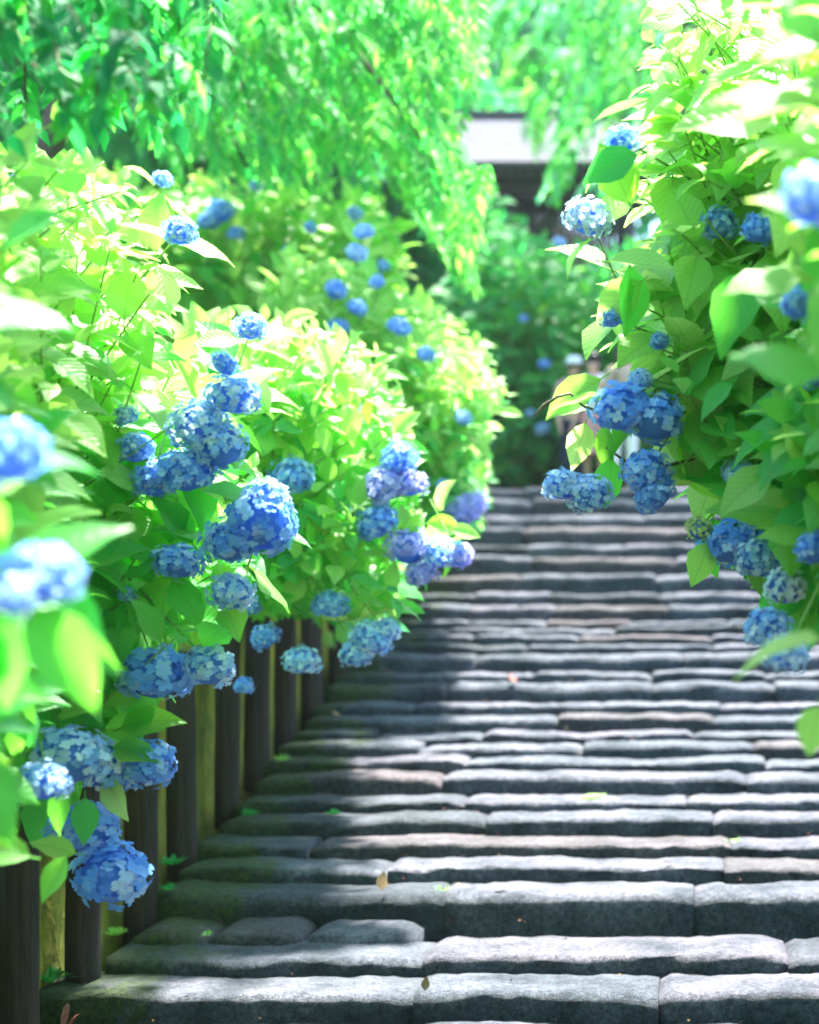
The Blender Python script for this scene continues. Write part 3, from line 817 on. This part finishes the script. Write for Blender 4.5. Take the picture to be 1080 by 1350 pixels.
def round_tree(name, label, c, rad, n, leaf, mats, palf, seed, group, trunk_r=.2):
    r = random.Random(seed)
    gz = ground_z(c[0], c[1]); B = Vector((c[0], c[1], gz - .1))
    root = empty(name, B, label=label, cat='tree', group=group)
    clumps = []
    for i in range(46):
        d = Vector((r.gauss(0, 1), r.gauss(0, 1), r.gauss(0, 1))).normalized() * (r.random() ** .4)
        clumps.append((Vector(c) + Vector((d.x * rad[0], d.y * rad[1], d.z * rad[2])), r.uniform(.22, .40) * min(rad), r.randrange(len(mats))))
    items = []
    for i in range(n):
        p, cr, pl = clumps[i % len(clumps)]
        d = Vector((r.gauss(0, 1), r.gauss(0, 1), r.gauss(0, .8)))
        d = d.normalized() * r.random() ** .45
        q = p + d * cr * 1.15
        ax = (d + Vector((r.uniform(-.6, .6), r.uniform(-.6, .6), -.5))).normalized()
        items.append((q, frame(ax, Vector((r.uniform(-.7, .7), r.uniform(-.7, .4), 1))), leaf * r.uniform(.7, 1.3), palf(pl, r)))
    scatter('crown', items, blade(.55), mats, root, B)
    top = Vector(c) - B
    V, Fc = tube_data([Vector((0, 0, 0)), top * .35 + Vector((.1, 0, 0)), top * .7, top + Vector((0, 0, rad[2] * .5))], [trunk_r, trunk_r * .8, trunk_r * .6, trunk_r * .2], 10)
    link('trunk', mesh('trunk', V, Fc, BARK), root)
    for i in range(6):
        s = clumps[i][0] - B; a = top * (.4 + .08 * i)
        V, Fc = tube_data([a, a.lerp(s, .5) + Vector((0, 0, .3)), s], [trunk_r * .4, trunk_r * .28, .03], 6)
        link('limb', mesh('limb', V, Fc, BARK), root)

r = random.Random(77); items = []
for i in range(17000):
    if i % 3: x, y = r.uniform(-10, XL - .35), r.uniform(1.5, 24)
    else: x, y = r.uniform(XR + .2, 8), r.uniform(3, 24)
    p = Vector((x, y, ground_z(x, y) + r.uniform(-.02, .14)))
    a = r.uniform(0, 6.28)
    items.append((p, frame(Vector((math.cos(a), math.sin(a), r.uniform(-.1, .8))), Vector((r.uniform(-.4, .4), r.uniform(-.6, .2), 1))), r.uniform(.12, .26), r.randrange(3)))
V0, Q0 = blade(.5)
scatter('undergrowth', items, (V0, Q0), [TREE_DEEP, TREE_MID, TREE_DEEP], None, Vector((0, 0, 0)))['label'] = 'low dark green undergrowth covering the banks on both sides'

BG = 'trees on the slopes around the steps'
pf = lambda pl, r: pl if r.random() < .8 else r.randrange(3)
def sky_tree(label, px, py, tt, rpx, rpy, n, leaf, mats, seed):
    c = at(px, py, tt); s = tt / F
    round_tree('background_tree', label, c, (rpx * s, min(rpx, rpy) * s * .8, rpy * s), n, leaf, mats, pf, seed, BG)
sky_tree('broad green tree behind the drooping one at upper left', 120, 130, 24, 330, 240, 15000, .28, [TREE_MID, TREE_DEEP, TREE_MID], 41)
sky_tree('green tree behind the left bank, its crown above the small blue heads', 420, 150, 27, 260, 240, 15000, .30, [TREE_MID, TREE_MID, TREE_DEEP], 42)
sky_tree('pale minty tree above the gate roof', 690, 10, 40, 240, 170, 13000, .36, [TREE_PALE, TREE_MID, TREE_PALE], 43)
sky_tree('pale tree behind the big right shrub', 960, 120, 32, 260, 260, 12000, .34, [TREE_MID, TREE_MID, TREE_PALE], 44)
sky_tree('tall tree filling the gap farthest behind the gate roof', 560, 60, 44, 520, 300, 18000, .55, [TREE_PALE, TREE_MID, TREE_MID], 45)
sky_tree('dark tree low behind the right shrub', 1060, 430, 28, 200, 230, 7000, .30, [TREE_DEEP, TREE_DEEP, TREE_MID], 46)
sky_tree('dark green tree behind the gate, left of its wall', 470, 360, 26.5, 170, 170, 7000, .28, [TREE_DEEP, TREE_MID, TREE_MID], 47)

for i, (x, y, z, rx, rz, lab) in enumerate(((-6.5, -5, 5.5, 4.6, 4.6, 'unseen dense tree added on the left bank behind the camera'), (0.5, -7.5, 7.0, 5.4, 5.4, 'unseen dense tree added straight behind the camera beside the path'),
                                            (7.5, -4.0, 5.5, 4.6, 4.8, 'unseen dense tree added on the right bank behind the camera'), (-3.5, -13, 8.0, 6.5, 6.5, 'unseen tall tree added farther down the path behind the camera'))):
    round_tree('background_tree', lab, (x, y, z), (rx, rx * .7, rz), 8000, .48, [TREE_MID, TREE_DEEP, TREE_MID], pf, 60 + i, BG)  # trees added out of view to keep skylight off the risers

# ------------------------------------------------------------------ gate at the top
gy = 24.0
g0 = at(700, 655, gy); g0.z = Z_TOP
gate = empty('temple_gate', g0, label='old timber gate with pale shingled roof and dark wall beyond the steps', cat='gate')
def gpart(name, V, Fc, m, lab=None, smooth=False):
    o = link(name, mesh(name, [Vector(v) - g0 for v in V], Fc, m, smooth), gate)
    if lab: o['label'] = lab
    return o
xa, xb = at(575, 0, gy).x, at(872, 0, gy).x
ze = at(0, 217, gy - 1.2).z                                     # eave height
nC = 13
for i in range(nC):                                             # shingle courses up the slope, front and back
    for sgn in (-1, 1):
        y0 = gy + sgn * (1.25 - i * .094); z0 = ze + .03 + i * .072
        V, Fc = box_data(((xa + xb) / 2 + random.uniform(-.01, .01), y0 - sgn * .08, z0 + .04), (xb - xa, .175, .035), M=Matrix.Rotation(-sgn * .58, 3, 'X'))
        gpart('shingle_course', V, Fc, ROOFM)
V, Fc = box_data(((xa + xb) / 2, gy, ze + .03 + nC * .072 + .05), (xb - xa + .1, .16, .04)); gpart('ridge_beam', V, Fc, ROOFM)
V, Fc = box_data(((xa + xb) / 2, gy, ze + .03 + nC * .072 + .085), (xb - xa + .2, .10, .02)); gpart('ridge_cap', V, Fc, ROOFM)
for sgn in (-1, 1):
    V, Fc = box_data(((xa + xb) / 2, gy + sgn * 1.18, ze - .025), (xb - xa, .10, .075)); gpart('eave_board', V, Fc, DARKWOOD)
    V, Fc = box_data(((xa + xb) / 2, gy + sgn * .62, ze - .16), (xb - xa - .5, .16, .20)); gpart('beam', V, Fc, DARKWOOD)
nr = 22
for i in range(nr):
    x = xa + .1 + (xb - xa - .2) * i / (nr - 1)
    V, Fc = box_data((x, gy - .86, ze + .07), (.05, .62, .06), M=Matrix.Rotation(.56, 3, 'X')); gpart('rafter', V, Fc, DARKWOOD)
for x in (xa + .45, (xa + xb) / 2 - .5, xb - .5):
    for yy_ in (gy - .62, gy + .62):
        V, Fc = tube_data([(x, yy_, Z_TOP - .05), (x, yy_, ze - .26)], [.11, .105], 14); gpart('pillar', V, Fc, DARKWOOD, smooth=True)
nb = 26
for i in range(nb):
    x = xa + .45 + (xb - xa - .95) * (i + .5) / nb
    V, Fc = box_data((x, gy + .45 + random.uniform(-.004, .004), (Z_TOP + ze) / 2 - .15), ((xb - xa - .95) / nb - .008, .035, ze - Z_TOP - .3)); gpart('wall_plank', V, Fc, DARKWOOD)

# dark board fence closing the landing behind the people
f0 = Vector((-3.2, 23.0, Z_TOP))
fence = empty('board_fence', f0, label='low dark board fence in deep shade behind the visitors at the top of the steps', cat='fence')
for i in range(30):
    V, Fc = box_data((.09 + i * .185, random.uniform(-.006, .006), .55 + random.uniform(-.01, .01)), (.17, .03, 1.1)); link('fence_board', mesh('fence_board', V, Fc, DARKWOOD, False), fence)
for z in (.25, .9):
    V, Fc = box_data((2.78, -.04, z), (5.6, .045, .08)); link('rail', mesh('rail', V, Fc, DARKWOOD, False), fence)

# ------------------------------------------------------------------ visitors at the top
def plain(name, col, rough=.7):
    m = N(name); p = m.n('BsdfPrincipled', i_Roughness=rough); p.inputs['Specular IOR Level'].default_value = .3
    nz = m.n('TexNoise', i_Scale=14.0, i_Detail=3.0); c = m.mix(nz.outputs[0], tuple(x * .85 for x in col), tuple(min(1, x * 1.1) for x in col))
    m.l(c, p.inputs['Base Color']); m.l(p.outputs[0], m.out.inputs[0]); return m.m
SKIN = plain('skin', (.62, .36, .27), .5); HAIR = plain('hair', (.02, .015, .014), .4)
WHITE = plain('white_cloth', (.78, .76, .78)); PINK = plain('pink_cloth', (.70, .30, .33)); NAVY = plain('navy_cloth', (.015, .025, .07)); TAN = plain('tan_cloth', (.42, .30, .22)); SHOE = plain('dark_shoe', (.03, .03, .03))
EYE = plain('eye', (.02, .015, .01), .2)

def skinned(name, verts, edges, radii, mat, parent, sub=2, rootv=0):
    me = bpy.data.meshes.new(name); me.from_pydata([tuple(v) for v in verts], edges, [])
    me.materials.append(mat)
    o = link(name, me, parent)
    m = o.modifiers.new('skin', 'SKIN'); m.use_smooth_shade = True
    sv = me.skin_vertices[0].data
    for i, rr in enumerate(radii):
        sv[i].radius = rr if isinstance(rr, tuple) else (rr, rr); sv[i].use_root = (i == rootv)
    s = o.modifiers.new('sub', 'SUBSURF'); s.levels = s.render_levels = sub
    return o

def person(label, x, y, face, height, top, bottom, skirt=False, arm_up=False, hat=None):
    k = height / 1.65
    root = empty('person', (x, y, Z_TOP + .03), label=label, cat='person', group='visitors at the head of the steps'); root.rotation_euler.z = face
    # -y is forward
    P = [(0, 0, .92), (0, 0, 1.08), (0, 0, 1.26), (0, 0, 1.40), (0, -.01, 1.455), (0, -.02, 1.53), (0, -.02, 1.60),
         (.09, 0, .86), (.10, -.02, .48), (.10, .02, .09), (.11, -.13, .04),
         (-.09, 0, .86), (-.10, .03, .48), (-.10, .08, .09), (-.11, -.06, .04),
         (.17, 0, 1.36), (.22, .01, 1.10), (.21, -.10, .88), (.205, -.14, .80),
         (-.17, 0, 1.36), (-.22, .01, 1.10), (-.20, -.12, .90), (-.195, -.17, .83)]
    if arm_up: P[16] = (.25, -.08, 1.14); P[17] = (.16, -.26, 1.30); P[18] = (.12, -.30, 1.37)
    P = [Vector(p) * k for p in P]
    E_ = [(0, 1), (1, 2), (2, 3), (3, 4), (4, 5), (5, 6), (0, 7), (7, 8), (8, 9), (9, 10), (0, 11), (11, 12), (12, 13), (13, 14), (3, 15), (15, 16), (16, 17), (17, 18), (3, 19), (19, 20), (20, 21), (21, 22)]
    R_ = [(.13, .10), (.115, .085), (.135, .10), (.09, .07), (.05, .05), (.078, .092), (.070, .082), .085, .055, .036, .036, .085, .055, .036, .036, .05, .038, .028, .024, .05, .038, .028, .024]
    R_ = [tuple(a * k for a in q) if isinstance(q, tuple) else q * k for q in R_]
    skinned('body', P, E_, R_, SKIN, root)
    # hands: a palm with five fingers
    for wi, sg in ((18, 1), (22, -1)):
        wv = P[wi]; d = (P[wi] - P[wi - 1]).normalized(); s = Vector((0, 1, 0)).cross(d).normalized() if abs(d.y) < .9 else Vector((1, 0, 0)); s2 = d.cross(s)
        hv = [wv, wv + d * .07 * k]; he = [(0, 1)]; hr = [.022 * k, .030 * k]
        for fi, fl in enumerate((.060, .072, .068, .052)):
            b = wv + d * .07 * k + s2 * (fi - 1.5) * .019 * k
            hv += [b + d * .01 * k, b + d * fl * .55 * k + s * .008 * k, b + d * fl * k + s * .02 * k]; n = len(hv); he += [(1, n - 3), (n - 3, n - 2), (n - 2, n - 1)]; hr += [.009 * k, .008 * k, .006 * k]
        b = wv + d * .02 * k + s2 * -.03 * k
        hv += [b, b + d * .035 * k - s2 * .012 * k]; n = len(hv); he += [(0, n - 2), (n - 2, n - 1)]; hr += [.011 * k, .008 * k]
        skinned('hand', hv, he, hr, SKIN, root, 1)
    tv = [P[i] for i in (0, 1, 2, 3, 15, 16, 19, 20)]
    skinned('shirt', tv, [(0, 1), (1, 2), (2, 3), (3, 4), (4, 5), (3, 6), (6, 7)], [tuple(a + .018 for a in R_[i]) if isinstance(R_[i], tuple) else R_[i] + .018 for i in (0, 1, 2, 3, 15, 16, 19, 20)], top, root)
    if skirt:
        pts = [Vector((0, 0, z)) * k for z in (1.0, .9, .75, .6, .48)]
        V, Fc = tube_data(pts, [.125 * k, .15 * k, .17 * k, .20 * k, .225 * k], 20, cap=False)
        V = [Vector((v.x * (1 + .05 * math.sin(9 * math.atan2(v.y, v.x))), v.y * .85, v.z)) for v in V]
        link('skirt', mesh('skirt', V, Fc, bottom), root)
    else:
        tv = [P[i] for i in (0, 7, 8, 9, 11, 12, 13)]
        skinned('trousers', tv, [(0, 1), (1, 2), (2, 3), (0, 4), (4, 5), (5, 6)], [(.14 * k, .11 * k), .10 * k, .075 * k, .06 * k, .10 * k, .075 * k, .06 * k], bottom, root)
    for i in (10, 14):
        o = link('shoe', ico(1, 'shoe', SHOE, 2), root); o.location = P[i] + Vector((0, .04, -.005)) * k; o.scale = (.048 * k, .13 * k, .04 * k)
    hc = (P[5] + P[6]) / 2
    hm = ico(1, 'hair', HAIR, 3)
    for v in hm.vertices:
        if v.co.y < -.35 and v.co.z < .45: v.co.y = -.35; v.co *= .86
        if v.co.z < -.3: v.co.z *= 1.25
    o = link('hair', hm, root); o.location = hc + Vector((0, .018, .022)) * k; o.scale = (.092 * k, .108 * k, .125 * k)
    nv = ico(1, 'nose', SKIN, 1); o = link('nose', nv, root); o.location = hc + Vector((0, -.092, -.012)) * k; o.scale = (.012 * k, .018 * k, .020 * k)
    for s in (-1, 1):
        o = link('eye', ico(1, 'eye', EYE, 1), root); o.location = hc + Vector((s * .030, -.083, .012)) * k; o.scale = (.011 * k, .007 * k, .007 * k)
        o = link('ear', ico(1, 'ear', SKIN, 1), root); o.location = hc + Vector((s * .080, 0, -.002)) * k; o.scale = (.010 * k, .02 * k, .028 * k)
    o = link('mouth', ico(1, 'mouth', PINK, 1), root); o.location = hc + Vector((0, -.084, -.045)) * k; o.scale = (.022 * k, .008 * k, .006 * k)
    if hat:
        V = []; Fc = []
        for z, q in ((0, .19), (.004, .10), (.05, .098), (.09, .075), (.10, .01)):
            pass
        V, Fc = tube_data([Vector((0, 0, z)) for z in (0, .006, .05, .09, .10)], [.165 * k, .105 * k, .10 * k, .075 * k, .01], 18)
        o = link('hat', mesh('hat', V, Fc, hat), root); o.location = hc + Vector((0, .0, .055)) * k
    return root

def px_x(px, y): return (px - PX) * y / F
person('visitor in white hat and pink top at the left end of the group', px_x(757, 19.8), 19.8, .2, 1.56, PINK, NAVY, hat=WHITE)
person('visitor in white shirt and pink skirt partly behind the hanging yellow-green leaf', px_x(783, 19.7), 19.7, -.3, 1.60, WHITE, PINK, skirt=True, arm_up=True)
person('visitor in tan top and white trousers seen between the blue blooms', px_x(822, 19.3), 19.3, .5, 1.66, TAN, WHITE)
person('visitor in dark navy clothes behind the leaves right of the blooms', px_x(897, 19.5), 19.5, -.2, 1.72, NAVY, NAVY)

# ------------------------------------------------------------------ small things on the steps
def on_step(px, k, back=.12):
    ty = rows[k][0] + back
    return Vector(((px - PX) * ty / F, ty, rows[k][1] + .012))
def small_leaf(name, label, cat, p, size, m, rot, group=None, shape=0):
    V, Q, UV = LEAF_SHAPES[shape]
    o = link(name, np_mesh(name, V * np.array([1, 1, -.5]), Q, [m], UV=UV)); o.location = p; o.scale = (size,) * 3; o.rotation_euler = rot
    return tag(o, label, cat, group)
small_leaf('fallen_leaf', 'fresh green leaf lying on a step edge in the middle of the flight', 'leaf', on_step(762, 8, .13) + Vector((0, 0, -.004)), .17, LEAF_YOUNG, (.04, .05, -1.5), 'leaves fallen on the steps', 3)
FL = [(503, 4, .02, 'curled tan leaf standing against the tall third riser', .10, DRY, (1.0, .3, .5)), (560, 1, .04, 'pale dry scrap near the crack of the second step', .06, DRY, (1.2, .2, .3)),
      (668, 4, .1, 'small yellow-brown leaf lying above the tallest riser', .07, DRY, (.1, 0, 1.2)), (606, 4, .1, 'tiny yellow leaf left of the yellow-brown one', .05, DRY, (.1, 0, .2)),
      (888, 5, .06, 'small reddish leaf toward the right of the fourth step', .06, RED_DRY, (.3, 0, 2)), (815, 0, .12, 'reddish scrap in the middle of the lowest full step', .05, RED_DRY, (.2, 0, 1)),
      (375, 0, .15, 'flat reddish leaf on the lowest full step, left of centre', .10, RED_DRY, (.05, 0, 1.4)), (318, 0, .18, 'smaller reddish leaf left of the flat one', .06, RED_DRY, (.1, .1, 1.8)),
      (448, 13, .1, 'orange leaf near the left end of an upper-middle step', .08, DRY, (.3, 0, 1)), (915, 8, .08, 'tiny orange petal right of the green fallen leaf', .04, DRY, (.1, 0, 0)),
      (680, 15, .03, 'pink-tan leaf fallen on the upper steps', .09, RED_DRY, (.6, 0, .8)), (520, 16, .08, 'pale yellow leaf at the left of an upper step', .12, DRY, (.1, 0, 1.4))]
for (px, k, bk, lab, sz, m, rot) in FL:
    small_leaf('dry_leaf', lab, 'leaf', on_step(px, k, bk), sz, m, rot, 'leaves fallen on the steps', 1)

def weed(label, p, n, ln, wd, mat, seed, name='weed', cat='weed', up=1.0, group='weeds in the joints of the steps'):
    r = random.Random(seed); V = []; Fc = []
    if up == 1.0: n = int(n * 2.2); ln *= .6; wd *= .55
    for i in range(n):
        a = r.uniform(0, 6.28); l = ln * r.uniform(.6, 1.1)
        d = Vector((math.cos(a), math.sin(a), 0)); s = Vector((-d.y, d.x, 0)) * wd * .5
        b = len(V); o = d * r.uniform(0, ln * .6); fl = r.uniform(.1, .9)
        for u, wv in ((0, .3), (.4, 1), (.75, .8), (1, .05)):
            c = o + d * l * (.75 if up != 1.0 else fl) * u + Vector((0, 0, l * up * (1.3 - fl if up == 1.0 else 1) * (u - .45 * u * u)))
            V += [c - s * wv, c + s * wv]
        for j in range(3): Fc.append((b + j * 2, b + j * 2 + 1, b + j * 2 + 3, b + j * 2 + 2))
    return tag(link(name, mesh(name, V, Fc, mat), loc=p), label, cat, group)
weed('bright fern tuft at the foot of the mossy wall left of the lowest step', Vector((px_x(68, 7.5), 7.5, rows[1][1] + .02)), 40, .16, .03, LEAF_DEEP, 51)
weed('green fern tuft beside the log post at the third step', on_step(228, 5, .05), 26, .13, .025, LEAF_DEEP, 52)
weed('small seedlings on the third riser near the left end', on_step(222, 4, .02), 18, .09, .022, LEAF_DEEP, 53)
weed('mossy clump at the left end of the rounded pink stones', on_step(152, 3, .02), 40, .10, .02, LEAF_YOUNG, 54)
weed('tiny weed between the two rounded pink stones', on_step(274, 3, .0), 12, .07, .012, LEAF_YOUNG, 55)
weed('small weed patch at the foot of the dark fifth post', on_step(328, 7, .1), 24, .10, .022, LEAF_DEEP, 56)
weed('weed sprig on the eighth step left of centre', on_step(440, 7, .15), 20, .09, .022, LEAF_DEEP, 57)
weed('thin grass blades beside the sixth post foot', on_step(372, 10, .1), 22, .12, .016, LEAF_YOUNG, 58)
weed('little sprout in the crack of the lowest step', on_step(543, 0, .01), 9, .07, .012, LEAF_YOUNG, 59)
weed('sprout growing at the joint of a lower step, right of centre', on_step(968, 6, .03), 9, .09, .010, LEAF_YOUNG, 60)
weed('yellow-flowered sprig at the right end of the lowest step', on_step(1058, 0, .02), 14, .07, .02, DRY, 61)
weed('grass blade pair on the tall riser left of the centre crack', on_step(583, 4, .0), 7, .09, .010, LEAF_YOUNG, 62)
weed('long pale grass hanging beside the last log post', Vector((px_x(462, 13.0), 12.95, rows[16][1] + .28)), 26, .34, .016, LEAF_YOUNG, 63, up=-.7)
weed('long pale grass hanging between the last two posts', Vector((px_x(436, 12.7), 12.6, rows[15][1] + .38)), 20, .36, .016, LEAF_YOUNG, 64, up=-.7)
weed('reddish dry fronds at the foot of the last log post', Vector((px_x(462, 12.9), 12.85, rows[14][1] + .0)), 12, .22, .03, RED_DRY, 65, name='dry_frond', cat='frond', group='dry reddish fronds')
weed('blurred red-orange stalk at the bottom edge left of the first step', Vector((px_x(84, 6.6), 6.55, ZC - (1362 - PY) * 6.6 / F)), 3, .10, .03, RED_DRY, 66, name='dry_frond', cat='frond', up=1.8, group='dry reddish fronds')
None and weed('blurred reddish stalk in front of the corner post', Vector((px_x(40, 6.6), 6.6, ZC - (1352 - PY) * 6.6 / F)), 7, .16, .03, RED_DRY, 67, name='dry_frond', cat='frond', up=1.8, group='dry reddish fronds')


# ------------------------------------------------------------------ crumbs of litter and grit on the treads
r = random.Random(99); V = []; Fc = []; MI = []
for i in range(230):
    k = r.randrange(0, 22); ty, z = rows[k]
    x = r.uniform(XL + .05, 1.4); y = ty + r.uniform(.05, D - .03) if r.random() < .5 else ty + D - r.uniform(.0, .05)
    q = r.uniform(.003, .009); a = r.uniform(0, 6.28); b = len(V)
    for kk in range(5):
        th = a + kk * 1.257; rr = q * r.uniform(.6, 1.2)
        V.append((x + rr * math.cos(th), y + rr * math.sin(th) * .8, z + .010 + r.uniform(0, .012)))
    V.append((x, y, z + .020)); m_ = r.choice((0, 0, 1, 2))
    for kk in range(5): Fc.append((b + kk, b + (kk + 1) % 5, b + 5)); MI.append(m_)
tag(link('leaf_litter', mesh('leaf_litter', V, Fc, [DRY, RED_DRY, WOOD], False, midx=MI)), 'crumbs of dry leaf and bark strewn over the treads', kind='stuff')

# ------------------------------------------------------------------ haze
hv, hf = box_data((0, 130, 12), (460, 400, 40))
hz = bpy.data.materials.new('haze'); hz.use_nodes = True; ht = hz.node_tree; ht.nodes.clear()
ho = ht.nodes.new('ShaderNodeOutputMaterial'); pv = ht.nodes.new('ShaderNodeVolumePrincipled')
pv.inputs['Color'].default_value = (.85, .95, .97, 1); pv.inputs['Density'].default_value = 0.0004; pv.inputs['Anisotropy'].default_value = .2
ht.links.new(pv.outputs[0], ho.inputs['Volume'])
tag(link('haze', mesh('haze', hv, hf, hz, False)), 'thin haze added around the steps for a soft glow', kind='stuff')  # haze volume added to soften contrast and suggest bloom
